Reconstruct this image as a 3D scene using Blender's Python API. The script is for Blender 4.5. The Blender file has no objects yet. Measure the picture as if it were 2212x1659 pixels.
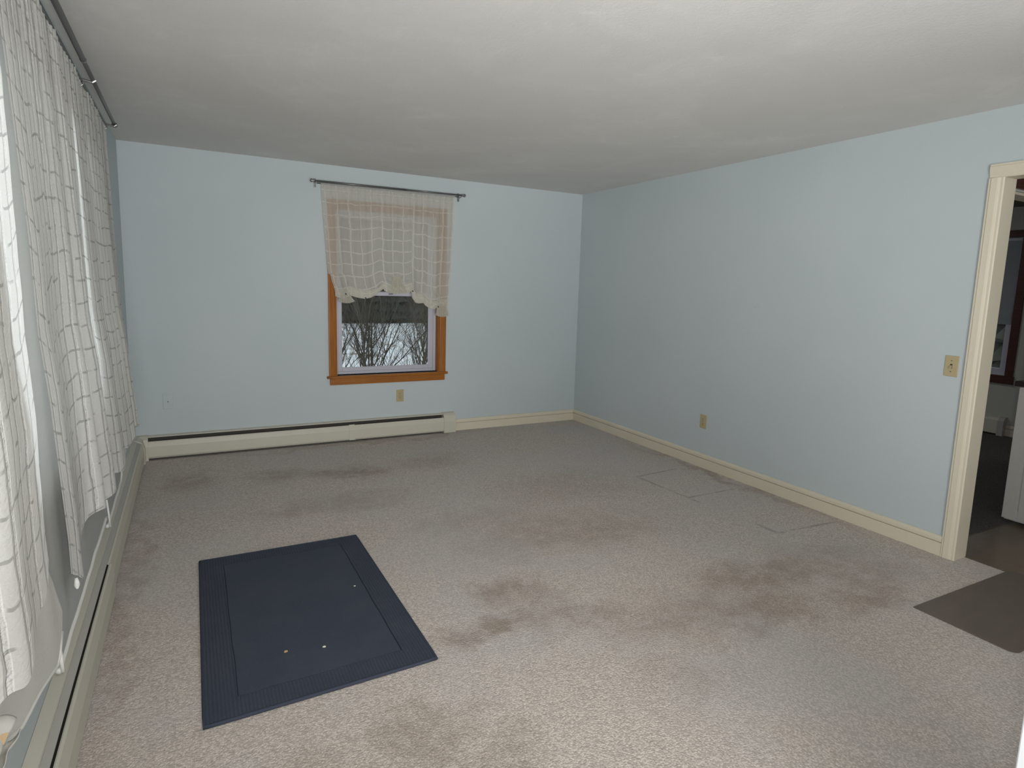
import bpy, bmesh, math, random
from mathutils import Vector, Matrix, noise
rnd = random.Random(7)
C = bpy.context.scene.collection
PI = math.pi
# room frame: camera stands over the origin, back wall at y=D, left wall x=-L, right wall x=R
L, R, D, H, NEAR = 0.423, 3.6875, 5.509, 2.415, -1.7

# ------------------------------------------------------------------ camera
yaw, pitch, roll, ch = 0.50106, -0.137715, 0.029778, 1.44154
fw = Vector((math.sin(yaw)*math.cos(pitch), math.cos(yaw)*math.cos(pitch), math.sin(pitch)))
r0 = Vector((math.cos(yaw), -math.sin(yaw), 0)); u0 = r0.cross(fw)
rt = math.cos(roll)*r0 + math.sin(roll)*u0
up = -math.sin(roll)*r0 + math.cos(roll)*u0
cd = bpy.data.cameras.new('camera'); cam = bpy.data.objects.new('camera', cd); C.objects.link(cam)
cam.matrix_world = Matrix(((rt.x, up.x, -fw.x, 0), (rt.y, up.y, -fw.y, 0), (rt.z, up.z, -fw.z, ch), (0, 0, 0, 1)))
cd.sensor_width = 36; cd.lens = 1314.33/2212*36
cd.shift_x = -(1126.63-1106)/2212; cd.shift_y = -(829.5-800.61)/2212
cd.clip_start = 0.02; cd.clip_end = 300
bpy.context.scene.camera = cam

# ------------------------------------------------------------------ world, lamps, exposure
S = bpy.context.scene
S.view_settings.view_transform = 'Standard'; S.view_settings.look = 'None'
S.view_settings.exposure = 0.0; S.view_settings.gamma = 1.0; S.view_settings.use_curve_mapping = False
w = bpy.data.worlds.new('overcast'); S.world = w; w.use_nodes = True
wn = w.node_tree.nodes; bgn = wn['Background']; bgn.inputs[0].default_value = (0.82, 0.88, 0.95, 1); bgn.inputs[1].default_value = 1.05

def lamp(name, kind, loc, target, power, col=(1, 1, 1), **kw):
    d = bpy.data.lights.new(name, kind); d.energy = power; d.color = col
    for k, v in kw.items(): setattr(d, k, v)
    o = bpy.data.objects.new(name, d); C.objects.link(o); o.location = loc
    o.rotation_euler = (Vector(target)-Vector(loc)).to_track_quat('-Z', 'Y').to_euler()
    return o
# the camera's own flash, beside the lens
lamp('camera_flash', 'SPOT', (0.03, -0.03, ch+0.06), (1.8, 4.6, 1.95), 60, (1.0, 1.0, 1.0),
     spot_size=math.radians(158), spot_blend=0.8, shadow_soft_size=0.02)
# added fill lamp without a fixture, just behind the top edge of the view
lamp('ceiling_fill', 'POINT', (0.8, 1.1, 2.1), (1.3, 1.0, 0), 5, (1.0, 0.985, 0.95), shadow_soft_size=0.14)
# added soft fill in front of the rear wall, which has no window
lamp('rear_fill', 'AREA', (0.7, NEAR+0.12, 1.15), (2.9, 5.2, 2.7), 68, (1.0, 0.995, 0.98), shape='RECTANGLE', size=2.0, size_y=1.7, spread=math.radians(95))
# added area lamp outside the picture window, boosting daylight through the sheers
lamp('picture_window_fill', 'AREA', (-L-0.3, 2.45, 1.45), (3, 2.45, 1.2), 42, (0.96, 0.98, 1.0), shape='RECTANGLE', size=2.8, size_y=1.2)
lamp('kitchen_fill', 'AREA', (5.2, 0.6, H-0.1), (5.2, 0.6, 0), 8, (1.0, 0.97, 0.92), shape='DISK', size=0.5)  # added lamp that lifts the dark kitchen
lamp('far_room_fill', 'AREA', (5.6, 4.6, H-0.1), (5.6, 4.6, 0), 9, (1.0, 1.0, 0.97), shape='DISK', size=0.6)  # added lamp that brightens the far room wall

# ------------------------------------------------------------------ helpers
class MB:
    def __init__(s): s.v = []; s.f = []; s.uv = {}
    def add(s, vs, fs):
        n = len(s.v); s.v += [tuple(a) for a in vs]; s.f += [tuple(i+n for i in f) for f in fs]; return s
    def box(s, x0, x1, y0, y1, z0, z1):
        return s.add([(x0,y0,z0),(x1,y0,z0),(x1,y1,z0),(x0,y1,z0),(x0,y0,z1),(x1,y0,z1),(x1,y1,z1),(x0,y1,z1)],
                     [(0,3,2,1),(4,5,6,7),(0,1,5,4),(1,2,6,5),(2,3,7,6),(3,0,4,7)])
    def tube(s, pts, rad, n=10, cap=True):
        pts = [Vector(p) for p in pts]; k = len(pts)
        if not hasattr(rad, '__len__'): rad = [rad]*k
        vs = []; fs = []; ref = None
        for i, p in enumerate(pts):
            t = (pts[min(i+1, k-1)]-pts[max(i-1, 0)]).normalized()
            if ref is None: ref = t.orthogonal().normalized()
            else:
                ref = ref - t*ref.dot(t)
                ref = ref.normalized() if ref.length > 1e-6 else t.orthogonal().normalized()
            b = t.cross(ref)
            for j in range(n):
                a = 2*PI*j/n; vs.append(p + rad[i]*(math.cos(a)*ref + math.sin(a)*b))
        for i in range(k-1):
            for j in range(n):
                j2 = (j+1) % n; fs.append((i*n+j, i*n+j2, (i+1)*n+j2, (i+1)*n+j))
        if cap: fs.append(tuple(range(n-1, -1, -1))); fs.append(tuple((k-1)*n+j for j in range(n)))
        return s.add(vs, fs)
    def prism(s, prof, p0, p1, au, av):
        """closed profile [(u,v)] swept from p0 to p1 ; au, av the profile axes"""
        p0, p1, au, av = map(Vector, (p0, p1, au, av)); n = len(prof)
        vs = [p0+u*au+v*av for u, v in prof] + [p1+u*au+v*av for u, v in prof]
        fs = [(i, (i+1) % n, n+(i+1) % n, n+i) for i in range(n)] + [tuple(range(n-1, -1, -1)), tuple(range(n, 2*n))]
        return s.add(vs, fs)
    def grid(s, fn, nu, nv, uvfn=None):
        base = len(s.v); vs = []; fs = []
        for j in range(nv+1):
            for i in range(nu+1):
                u, v = i/nu, j/nv; vs.append(fn(u, v))
                s.uv[base+len(vs)-1] = uvfn(u, v) if uvfn else (u, v)
        for j in range(nv):
            for i in range(nu):
                a = j*(nu+1)+i; fs.append((a, a+1, a+nu+2, a+nu+1))
        return s.add(vs, fs)
    def build(s, name, m, parent=None, bevel=0, smooth=False, solid=0, seg=2):
        me = bpy.data.meshes.new(name); me.from_pydata([tuple(v) for v in s.v], [], s.f); me.update()
        if s.uv:
            ul = me.uv_layers.new(name='UVMap')
            for lp in me.loops: ul.data[lp.index].uv = s.uv.get(lp.vertex_index, (0, 0))
        if not s.uv:
            bm = bmesh.new(); bm.from_mesh(me); bmesh.ops.recalc_face_normals(bm, faces=bm.faces); bm.to_mesh(me); bm.free()
        o = bpy.data.objects.new(name, me); C.objects.link(o)
        if m: me.materials.append(m)
        if smooth:
            for pl in me.polygons: pl.use_smooth = True
        if bevel:
            b = o.modifiers.new('bevel', 'BEVEL'); b.width = bevel; b.segments = seg; b.limit_method = 'ANGLE'
        if solid:
            b = o.modifiers.new('solid', 'SOLIDIFY'); b.thickness = solid
        if parent: o.parent = parent; o.matrix_parent_inverse = Matrix.Translation(-Vector(parent.location))
        return o
def thing(name, label, cat, loc, group=None, structure=False):
    o = bpy.data.objects.new(name, None); C.objects.link(o); o.location = loc
    tag(o, label, cat, group, structure); return o
def tag(o, label, cat, group=None, structure=False):
    o['label'] = label; o['category'] = cat
    if group: o['group'] = group
    if structure: o['kind'] = 'structure'
    return o
def struct(o, label=None, cat=None):
    o['kind'] = 'structure'
    if label: o['label'] = label
    if cat: o['category'] = cat
    return o

# ------------------------------------------------------------------ materials
def s2l(c): return tuple((x/255/12.92 if x/255 <= .04045 else ((x/255+.055)/1.055)**2.4) for x in c)
class NT:
    def __init__(s, name):
        s.m = bpy.data.materials.new(name); s.m.use_nodes = True; s.t = s.m.node_tree
        s.bsdf = s.t.nodes['Principled BSDF']; s.out = s.t.nodes['Material Output']
    def n(s, typ, ins=None, **kw):
        nd = s.t.nodes.new(typ)
        for k, v in kw.items(): setattr(nd, k, v)
        for k, v in (ins or {}).items(): s.set(nd.inputs[k], v)
        return nd
    def set(s, inp, v):
        if isinstance(v, bpy.types.NodeSocket): s.t.links.new(v, inp)
        else:
            if hasattr(inp.default_value, '__len__') and hasattr(v, '__len__') and len(v) == 3 and len(inp.default_value) == 4: v = (*v, 1)
            inp.default_value = v
    def math(s, op, a, b=0.0, c=None, clamp=False):
        nd = s.n('ShaderNodeMath', operation=op, use_clamp=clamp); s.set(nd.inputs[0], a); s.set(nd.inputs[1], b)
        if c is not None: s.set(nd.inputs[2], c)
        return nd.outputs[0]
    def mix(s, f, a, b, blend='MIX'):
        nd = s.n('ShaderNodeMix', data_type='RGBA', blend_type=blend); s.set(nd.inputs[0], f); s.set(nd.inputs[6], a); s.set(nd.inputs[7], b)
        return nd.outputs[2]
    def noise(s, scale, detail=2, rough=.5, vec=None, dist=0):
        nd = s.n('ShaderNodeTexNoise'); nd.inputs['Scale'].default_value = scale; nd.inputs['Detail'].default_value = detail
        nd.inputs['Roughness'].default_value = rough; nd.inputs['Distortion'].default_value = dist
        s.t.links.new(vec if vec is not None else s.pos(), nd.inputs['Vector']); return nd.outputs[0]
    def pos(s):
        if not hasattr(s, '_p'): s._p = s.n('ShaderNodeNewGeometry').outputs['Position']
        return s._p
    def sc(s, v, xyz):
        nd = s.n('ShaderNodeVectorMath', operation='MULTIPLY'); s.set(nd.inputs[0], v); nd.inputs[1].default_value = xyz; return nd.outputs[0]
    def ramp(s, f, stops):
        nd = s.n('ShaderNodeValToRGB'); s.set(nd.inputs[0], f); e = nd.color_ramp.elements
        while len(e) < len(stops): e.new(0.5)
        for k, (p, c) in enumerate(stops): e[k].position = p; e[k].color = (*c, 1) if hasattr(c, '__len__') else (c, c, c, 1)
        return nd.outputs[0]
    def ss(s, x, a, b):
        nd = s.n('ShaderNodeMapRange', interpolation_type='SMOOTHSTEP'); s.set(nd.inputs[0], x); nd.inputs[1].default_value = a; nd.inputs[2].default_value = b
        return nd.outputs[0]
    def bump(s, h, strength, dist=0.01, normal=None):
        nd = s.n('ShaderNodeBump'); nd.inputs['Strength'].default_value = strength; nd.inputs['Distance'].default_value = dist
        s.t.links.new(h, nd.inputs['Height'])
        if normal is not None: s.t.links.new(normal, nd.inputs['Normal'])
        return nd.outputs[0]
    def fin(s, col, rough=.6, spec=.3, nrm=None, metal=0):
        b = s.bsdf; s.set(b.inputs['Base Color'], col); s.set(b.inputs['Roughness'], rough); s.set(b.inputs['Specular IOR Level'], spec); b.inputs['Metallic'].default_value = metal
        if nrm is not None: s.t.links.new(nrm, b.inputs['Normal'])
        return s.m
def plain(name, rgb, rough=.5, spec=.3, metal=0, var=.04, sc=30):
    t = NT(name); c = s2l(rgb); n = t.noise(sc, 3)
    a = tuple(min(1, x*(1-var)) for x in c); b = tuple(min(1, x*(1+var)) for x in c)
    return t.fin(t.mix(n, a, b), rough, spec, metal=metal)

def m_wall():
    t = NT('light blue wall paint'); n = t.noise(1.2, 3); f = t.noise(160, 3)
    c = t.mix(t.ss(n, .3, .7), s2l((194, 204, 207)), s2l((198, 207, 210)))
    # faint scuffs
    sc = t.ss(t.noise(2.3, 6, .7), .68, .76); c = t.mix(t.math('MULTIPLY', sc, .12), c, s2l((120, 130, 140)))
    return t.fin(c, .55, .25, t.bump(f, .12, .002))
def m_ceiling():
    t = NT('brushed plaster ceiling'); p = t.pos()
    big = t.noise(1.5, 4, .6, dist=.6)
    sw = t.noise(4.5, 6, .72, vec=t.sc(p, (1, .7, 1)), dist=1.2)
    fine = t.noise(70, 4, .7)
    c = t.mix(t.ss(big, .35, .7), s2l((222, 221, 218)), s2l((228, 227, 224)))
    c = t.mix(t.math('MULTIPLY', t.math('MULTIPLY', t.ss(sw, .45, .8), .55), t.ss(big, .4, .65)), c, s2l((243, 242, 240)))
    c = t.mix(t.math('MULTIPLY', fine, .14), c, s2l((150, 148, 142)))
    h = t.math('ADD', t.math('MULTIPLY', sw, .6), t.math('MULTIPLY', fine, .4))
    return t.fin(c, .85, .1, t.bump(h, .35, .006))
def m_carpet(base=(213, 203, 194), dark=False):
    t = NT('worn beige carpet' if not dark else 'dark carpet of the far room'); p = t.pos()
    tuft = t.n('ShaderNodeTexVoronoi', {'Scale': 150.0, 'Randomness': 1.0}); t.t.links.new(p, tuft.inputs['Vector'])
    v = tuft.outputs['Distance']
    hue = t.n('ShaderNodeSeparateColor', {0: tuft.outputs['Color']}).outputs[0]
    n2 = t.noise(330, 2, .6); n3 = t.noise(70, 3, .6)
    c0 = s2l(base)
    c = t.mix(t.ss(hue, .1, .9), tuple(x*.80 for x in c0), tuple(min(1, x*1.14) for x in c0))
    c = t.mix(t.math('MULTIPLY', t.ss(n2, .5, .72), .45), c, tuple(x*.45 for x in c0))
    c = t.mix(t.math('MULTIPLY', t.ss(n3, .35, .75), .20), c, tuple(x*.55 for x in c0))
    c = t.mix(t.math('MULTIPLY', t.ss(v, .35, .8), .35), c, tuple(x*.5 for x in c0))
    if not dark:
        cool = t.ss(t.noise(1.1, 3, .6), .42, .62)
        c = t.mix(t.math('MULTIPLY', cool, .35), c, s2l((192, 190, 192)), 'MULTIPLY' if False else 'MIX')
        # traffic-lane and spill stains, each with its own ragged outline
        wob = t.n('ShaderNodeTexNoise'); wob.inputs['Scale'].default_value = 3.2; wob.inputs['Detail'].default_value = 5; wob.inputs['Roughness'].default_value = .65
        t.t.links.new(p, wob.inputs['Vector'])
        off = t.n('ShaderNodeVectorMath', operation='SUBTRACT'); t.t.links.new(wob.outputs['Color'], off.inputs[0]); off.inputs[1].default_value = (.5, .5, .5)
        off2 = t.n('ShaderNodeVectorMath', operation='SCALE'); t.t.links.new(off.outputs[0], off2.inputs[0]); off2.inputs['Scale'].default_value = .55
        q = t.n('ShaderNodeVectorMath', operation='ADD'); t.t.links.new(p, q.inputs[0]); t.t.links.new(off2.outputs[0], q.inputs[1])
        xyz = t.n('ShaderNodeSeparateXYZ', {0: q.outputs[0]})
        X, Y = xyz.outputs[0], xyz.outputs[1]
        acc = None
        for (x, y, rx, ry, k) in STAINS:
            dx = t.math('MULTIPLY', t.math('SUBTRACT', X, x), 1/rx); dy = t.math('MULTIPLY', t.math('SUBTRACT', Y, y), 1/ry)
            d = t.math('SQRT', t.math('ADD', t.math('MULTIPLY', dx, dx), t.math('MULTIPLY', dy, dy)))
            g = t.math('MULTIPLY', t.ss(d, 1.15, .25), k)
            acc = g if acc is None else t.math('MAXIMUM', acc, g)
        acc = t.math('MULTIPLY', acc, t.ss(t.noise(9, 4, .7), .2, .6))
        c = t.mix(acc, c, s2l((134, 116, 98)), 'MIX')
        # dents left by furniture, their shade drawn as darker lines in the colour
        px = t.n('ShaderNodeSeparateXYZ', {0: p}); X, Y = px.outputs[0], px.outputs[1]
        dent = None
        for (x0, y0, x1, y1, wd) in DENTS:
            ln = math.hypot(x1-x0, y1-y0); ux, uy = (x1-x0)/ln, (y1-y0)/ln
            a = t.math('ADD', t.math('MULTIPLY', t.math('SUBTRACT', X, x0), ux), t.math('MULTIPLY', t.math('SUBTRACT', Y, y0), uy))
            b = t.math('ABSOLUTE', t.math('ADD', t.math('MULTIPLY', t.math('SUBTRACT', X, x0), -uy), t.math('MULTIPLY', t.math('SUBTRACT', Y, y0), ux)))
            g = t.math('MULTIPLY', t.ss(b, wd, wd*.2), t.math('MULTIPLY', t.ss(a, -.03, .04), t.ss(a, ln+.03, ln-.04)))
            dent = g if dent is None else t.math('MAXIMUM', dent, g)
        dent = t.math('MULTIPLY', dent, t.ss(t.noise(14, 3, .6), .3, .6))
        c = t.mix(t.math('MULTIPLY', dent, .42), c, s2l((110, 102, 96)))
    h = t.math('SUBTRACT', t.math('MULTIPLY', n3, .6), v)
    return t.fin(c, .95, .05, t.bump(h, .5, .004))
STAINS = [(1.27, 2.46, .17, .16, .55), (1.08, 2.16, .30, .14, .6), (1.45, 2.05, .45, .13, .38), (1.9, 1.9, .6, .2, .36),
          (1.04, 4.55, .40, .22, .50), (.55, 4.65, .3, .2, .38), (.9, 3.9, .5, .25, .28), (1.9, 2.9, .8, .4, .32), (2.6, 2.0, .6, .26, .46),
          (3.1, 1.75, .35, .2, .35), (2.4, 3.6, .7, .5, .22), (.62, 1.72, .25, .2, .42), (.25, 1.6, .3, .2, .25), (1.6, 1.55, .3, .25, .22), (-.05, 4.75, .25, .3, .35),
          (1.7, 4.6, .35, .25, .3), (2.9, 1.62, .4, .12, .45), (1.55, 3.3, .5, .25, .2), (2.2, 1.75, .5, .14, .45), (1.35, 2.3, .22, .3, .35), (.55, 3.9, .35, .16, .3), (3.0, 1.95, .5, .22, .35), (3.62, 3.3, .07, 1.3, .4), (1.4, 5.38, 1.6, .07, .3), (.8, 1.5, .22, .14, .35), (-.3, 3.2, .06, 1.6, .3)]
DENTS = [(3.008, 3.578, 3.044, 2.95, .018), (3.01, 3.578, 3.447, 3.617, .018), (3.03, 3.05, 3.5, 3.05, .014), (3.09, 2.5, 3.093, 2.34, .022),
         (3.093, 2.343, 3.578, 2.31, .016)]
def m_wood(name, a, b, rough=.35, axis=(1, 1, 12)):
    t = NT(name); g = t.noise(5, 6, .65, vec=t.sc(t.pos(), axis), dist=.8)
    kn = t.ss(t.noise(6, 2), .66, .74)
    c = t.mix(t.ss(g, .3, .72), s2l(a), s2l(b)); c = t.mix(t.math('MULTIPLY', kn, .5), c, tuple(x*.5 for x in s2l(a)))
    return t.fin(c, rough, .4, t.bump(g, .05, .002))
def m_cloth(name, col, base_op, line_op, sx, sz, wd, pucker=False, dark=0.0, band=False, trans=.35, tuck=None):
    """sheer voile, UV in metres; woven check as denser threads"""
    t = NT(name); uv = t.n('ShaderNodeTexCoord').outputs['UV']
    wob = t.n('ShaderNodeTexNoise', {'Scale': 9.0, 'Detail': 3.0}); t.t.links.new(uv, wob.inputs['Vector'])
    xyz = t.n('ShaderNodeSeparateXYZ', {0: uv}); wv = t.math('MULTIPLY', t.math('SUBTRACT', wob.outputs[0], .5), .03)
    U = t.math('ADD', xyz.outputs[0], wv); V = t.math('ADD', xyz.outputs[1], wv)
    def line(x, step, wdt):
        fr = t.math('ABSOLUTE', t.math('SUBTRACT', t.math('FRACT', t.math('MULTIPLY', x, 1/step)), .5))
        return t.ss(fr, wdt/step*.5*1.3, wdt/step*.5*.7)
    lx = line(U, sx, wd); lz = line(V, sz, wd*(.8 if not pucker else .45))
    g = t.math('MAXIMUM', lx, lz)
    thread = t.noise(260, 2, .5, vec=t.sc(uv, (1, .25, 1)))
    c0 = s2l(col); c = t.mix(t.math('MULTIPLY', thread, .25), c0, tuple(x*.75 for x in c0))
    op = t.math('ADD', base_op, t.math('MULTIPLY', g, line_op-base_op), clamp=True)
    if tuck:
        tk = t.math('MULTIPLY', t.ss(V, tuck[0]-.004, tuck[0]+.004), t.ss(V, tuck[1]+.004, tuck[1]-.004))
        op = t.math('MAXIMUM', op, t.math('MULTIPLY', tk, line_op))
    crk = t.noise(60, 4, .6, vec=t.sc(uv, (.5, 1.6, 1)))
    h = crk
    if pucker:
        edge = t.ss(t.math('ABSOLUTE', t.math('SUBTRACT', t.math('FRACT', t.math('MULTIPLY', t.math('ADD', U, wd*.8), 1/sx)), .5)), .003/sx*1.5, .003/sx*.4)
        d = t.math('MAXIMUM', t.math('MULTIPLY', edge, .9), t.math('MULTIPLY', lz, t.ss(t.noise(12, 2, vec=uv), .38, .55)))
        c = t.mix(t.math('MULTIPLY', d, dark), c, tuple(x*.28 for x in c0))  # shadow lines beside the puckers painted into the cloth colour
        c = t.mix(t.math('MULTIPLY', lx, t.ss(t.noise(45, 3, .6, vec=t.sc(uv, (1, .7, 1))), .45, .62)), c, s2l((250, 250, 248)))
        pk = t.noise(90, 3, .6, vec=t.sc(uv, (.6, 1.5, 1)))
        h = t.math('ADD', t.math('MULTIPLY', pk, t.math('ADD', .3, lx)), t.math('MULTIPLY', crk, .5))
    nrm = t.bump(h, .9 if pucker else .25, .006)
    df = t.n('ShaderNodeBsdfDiffuse', {'Color': c}); t.t.links.new(nrm, df.inputs['Normal'])
    tl = t.n('ShaderNodeBsdfTranslucent', {'Color': c}); t.t.links.new(nrm, tl.inputs['Normal'])
    mx = t.n('ShaderNodeMixShader', {0: trans}); t.t.links.new(df.outputs[0], mx.inputs[1]); t.t.links.new(tl.outputs[0], mx.inputs[2])
    tr = t.n('ShaderNodeBsdfTransparent')
    m2 = t.n('ShaderNodeMixShader'); t.set(m2.inputs[0], op); t.t.links.new(tr.outputs[0], m2.inputs[1]); t.t.links.new(mx.outputs[0], m2.inputs[2])
    t.t.links.new(m2.outputs[0], t.out.inputs[0]); t.t.nodes.remove(t.bsdf)
    return t.m
def m_glass():
    t = NT('window glass'); tr = t.n('ShaderNodeBsdfTransparent', {'Color': (.93, .95, .94)}); gl = t.n('ShaderNodeBsdfGlossy', {'Roughness': .02})
    fr = t.n('ShaderNodeFresnel', {'IOR': 1.45}); mx = t.n('ShaderNodeMixShader', {0: fr.outputs[0]})
    t.t.links.new(tr.outputs[0], mx.inputs[1]); t.t.links.new(gl.outputs[0], mx.inputs[2]); t.t.links.new(mx.outputs[0], t.out.inputs[0]); t.t.nodes.remove(t.bsdf)
    return t.m
def m_rug(name='navy woven rug', border=False):
    t = NT(name); p = t.pos()
    ribs = t.n('ShaderNodeTexWave', {'Scale': 26.0, 'Distortion': .8, 'Detail': 2.0, 'Detail Scale': 4.0}, bands_direction='X' if border else 'Y'); t.t.links.new(p, ribs.inputs['Vector'])
    n = t.noise(240, 3, .6); b = t.noise(4, 4, .6); r = ribs.outputs['Fac']
    c = t.mix(n, s2l((62, 68, 80)), s2l((80, 86, 98)))
    c = t.mix(t.math('MULTIPLY', t.ss(b, .4, .7), .2), c, s2l((92, 95, 104)))
    if border: c = t.mix(t.math('MULTIPLY', r, .28), c, s2l((46, 50, 60)))
    lint = t.ss(t.noise(95, 1), .80, .83); c = t.mix(t.math('MULTIPLY', lint, .6), c, s2l((150, 150, 155)))
    h = t.math('ADD', n, t.math('MULTIPLY', r, .8 if border else .15))
    return t.fin(c, .95, .05, t.bump(h, .5, .004))
def m_vinyl_floor():
    t = NT('brown kitchen floor'); p = t.pos()
    n = t.noise(8, 6, .7, vec=t.sc(p, (1, 3, 1)), dist=.6); m = t.noise(60, 3)
    c = t.mix(n, s2l((92, 76, 64)), s2l((132, 116, 98))); c = t.mix(t.math('MULTIPLY', m, .2), c, s2l((60, 50, 44)))
    return t.fin(c, .32, .5)
def m_mat():
    t = NT('grey brown vinyl runner'); p = t.pos()
    n = t.noise(4, 6, .7, vec=t.sc(p, (1, 3, 1)), dist=.5); m = t.noise(90, 3)
    c = t.mix(n, s2l((98, 90, 84)), s2l((124, 112, 102))); c = t.mix(t.math('MULTIPLY', m, .3), c, s2l((80, 72, 66)))
    return t.fin(c, .5, .35, t.bump(m, .1, .002))
def m_snow():
    t = NT('snow field with brush'); n = t.noise(.9, 6, .7, vec=t.sc(t.pos(), (1, .4, 1)))
    c = t.mix(t.ss(n, .5, .66), s2l((236, 240, 243)), s2l((150, 142, 128)))
    return t.fin(c, .9, .1)

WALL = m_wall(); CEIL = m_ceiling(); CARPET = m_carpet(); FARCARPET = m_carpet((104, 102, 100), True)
CREAM = plain('cream trim paint', (220, 212, 192), .45, .35, var=.03, sc=6)
HEAT = plain('cream enamelled metal', (206, 202, 188), .4, .4, var=.03, sc=5)
HEATDARK = plain('shadowy fin metal', (70, 68, 62), .6, .3)  # shade inside the heater put into the metal colour
FLAP = plain('grey damper metal', (178, 176, 168), .45, .4)
PINE = m_wood('honey stained pine', (142, 84, 18), (168, 104, 28), .5, axis=(14, 14, 1))
PINEH = m_wood('honey stained pine rail', (142, 84, 18), (168, 104, 28), .5, axis=(1, 14, 14))
DARKWOOD = m_wood('dark mahogany trim', (62, 28, 22), (88, 44, 34))
VINYL = plain('white vinyl sash', (196, 196, 208), .35, .4, var=.02)
WHITE = plain('white painted trim', (225, 228, 232), .4, .4, var=.02)
IVORY = plain('ivory plastic', (184, 170, 134), .35, .4, var=.03)
DARK = plain('dark slot', (60, 52, 40), .6)
STEEL = plain('brushed nickel', (150, 150, 150), .32, .5, metal=.85)
PEWTER = plain('dark pewter rod', (112, 112, 110), .38, .5, metal=.6)
GLASS = m_glass()
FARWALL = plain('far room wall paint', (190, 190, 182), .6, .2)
VOILE = m_cloth('white checked voile', (232, 228, 218), .66, .88, .0985, .108, .013)
GATHER = m_cloth('gathered cream voile', (228, 224, 212), .84, .93, .1, .1, .01)
PUCKER = m_cloth('white puckered checked voile', (246, 245, 241), .93, .98, .085, .085, .018, pucker=True, dark=.55, trans=.3)
LINER = m_cloth('plain sheer liner', (192, 193, 190), .975, .98, 5, 5, .001, trans=.15)
LINER2 = m_cloth('white liner cloth', (226, 225, 218), .99, .99, 5, 5, .001, trans=.15)
HEM = plain('white cotton hem', (222, 222, 216), .8, .1)
GLASSB = GLASS

# ------------------------------------------------------------------ shell
T = .12
struct(MB().box(-L-T, R+.105, NEAR-.1, D+T, -.1, 0).build('floor', CARPET), 'worn beige speckled carpet with brown traffic stains', 'carpet')
struct(MB().box(-L-T, R+.105, NEAR-.1, D+T, H, H+.1).build('ceiling', CEIL), 'pale grey brushed plaster ceiling', 'ceiling')
wx0, wx1, wz0, wz1 = 1.13, 2.103, .60, 2.072
struct(MB().box(-L-T, wx0, D, D+T, 0, H).box(wx1, R+.105, D, D+T, 0, H).box(wx0, wx1, D, D+T, 0, wz0).box(wx0, wx1, D, D+T, wz1, H)
       .build('wall_back', WALL), 'light blue wall holding the wood framed window', 'wall')
ly0, ly1, lz0, lz1 = .95, 3.95, .80, 2.08
struct(MB().box(-L-T, -L, NEAR, ly0, 0, H).box(-L-T, -L, ly1, D, 0, H).box(-L-T, -L, ly0, ly1, 0, lz0).box(-L-T, -L, ly0, ly1, lz1, H)
       .build('wall_left', WALL), 'light blue wall behind the long sheer curtains', 'wall')
dy0, dy1, dzt = .76, 1.651, 2.066
struct(MB().box(R, R+.105, NEAR, dy0-.02, 0, H).box(R, R+.105, dy1+.02, D, 0, H).box(R, R+.105, dy0-.02, dy1+.02, dzt+.02, H)
       .build('wall_right', WALL), 'light blue wall with the doorway', 'wall')
struct(MB().box(-L-T, R+.105, NEAR-.1, NEAR, 0, H).build('wall_rear', WALL))
# partition end beside the camera: its white corner trim just enters the picture at the lower right
struct(MB().box(1.395, 1.95, .33, .44, 0, 1.0).build('wall_near', WALL))
t = MB().box(1.367, 1.395, .306, .464, 0, 1.02).build('trim_1', WHITE, bevel=.003)
struct(t, 'white corner trim at the lower right edge of the photo', 'trim')

# right wall skirting with a quirk line and cap
BB = [(0, 0), (.014, 0), (.014, .074), (.013, .0755), (.004, .0760), (.004, .0805), (.015, .081), (.016, .083), (.016, .100), (.012, .110), (.006, .115), (0, .115)]
struct(MB().prism(BB, (R, 1.722, 0), (R, D-.002, 0), (-1, 0, 0), (0, 0, 1)).build('baseboard_right', CREAM), 'cream two-step skirting along the right blue wall', 'baseboard')
struct(MB().prism(BB, (2.262, D, 0), (R-.014, D, 0), (0, -1, 0), (0, 0, 1)).build('baseboard_back', CREAM), 'short cream skirting between heater end and room corner', 'baseboard')

# doorway: moulded casing, jamb lining
CP = [(0, 0), (0, .007), (.006, .011), (.016, .011), (.022, .014), (.030, .017), (.046, .018), (.056, .019), (.062, .016), (.069, .016), (.069, 0)]
dr = thing('door_1', 'cream moulded door casing and jamb around the open doorway', 'door frame', (R, 1.2, 0), structure=True)
cs = MB().prism(CP, (R, dy1, 0), (R, dy1, dzt), (0, 1, 0), (-1, 0, 0)); cs.build('side_casing', CREAM, dr)
cs = MB().prism(CP, (R, dy0, 0), (R, dy0, dzt), (0, -1, 0), (-1, 0, 0)); cs.build('side_casing', CREAM, dr)
cs = MB().prism([(a, b) for a, b in CP], (R, dy0-.069, dzt), (R, dy1+.069, dzt), (0, 0, 1), (-1, 0, 0)); cs.build('head_casing', CREAM, dr)
MB().box(R-.001, R+.106, dy1, dy1+.019, 0, dzt+.019).build('jamb', CREAM, dr, bevel=.001)
MB().box(R-.001, R+.106, dy0-.019, dy0, 0, dzt+.019).build('jamb', CREAM, dr, bevel=.001)
MB().box(R-.001, R+.106, dy0, dy1, dzt, dzt+.019).build('head_jamb', CREAM, dr, bevel=.001)
# kitchen-side casing
MB().box(R+.106, R+.122, dy1+.004, dy1+.066, 0, dzt+.066).box(R+.106, R+.122, dy0-.066, dy0-.004, 0, dzt+.066).box(R+.106, R+.122, dy0-.066, dy1+.066, dzt+.004, dzt+.066).build('rear_casing', CREAM, dr)

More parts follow.
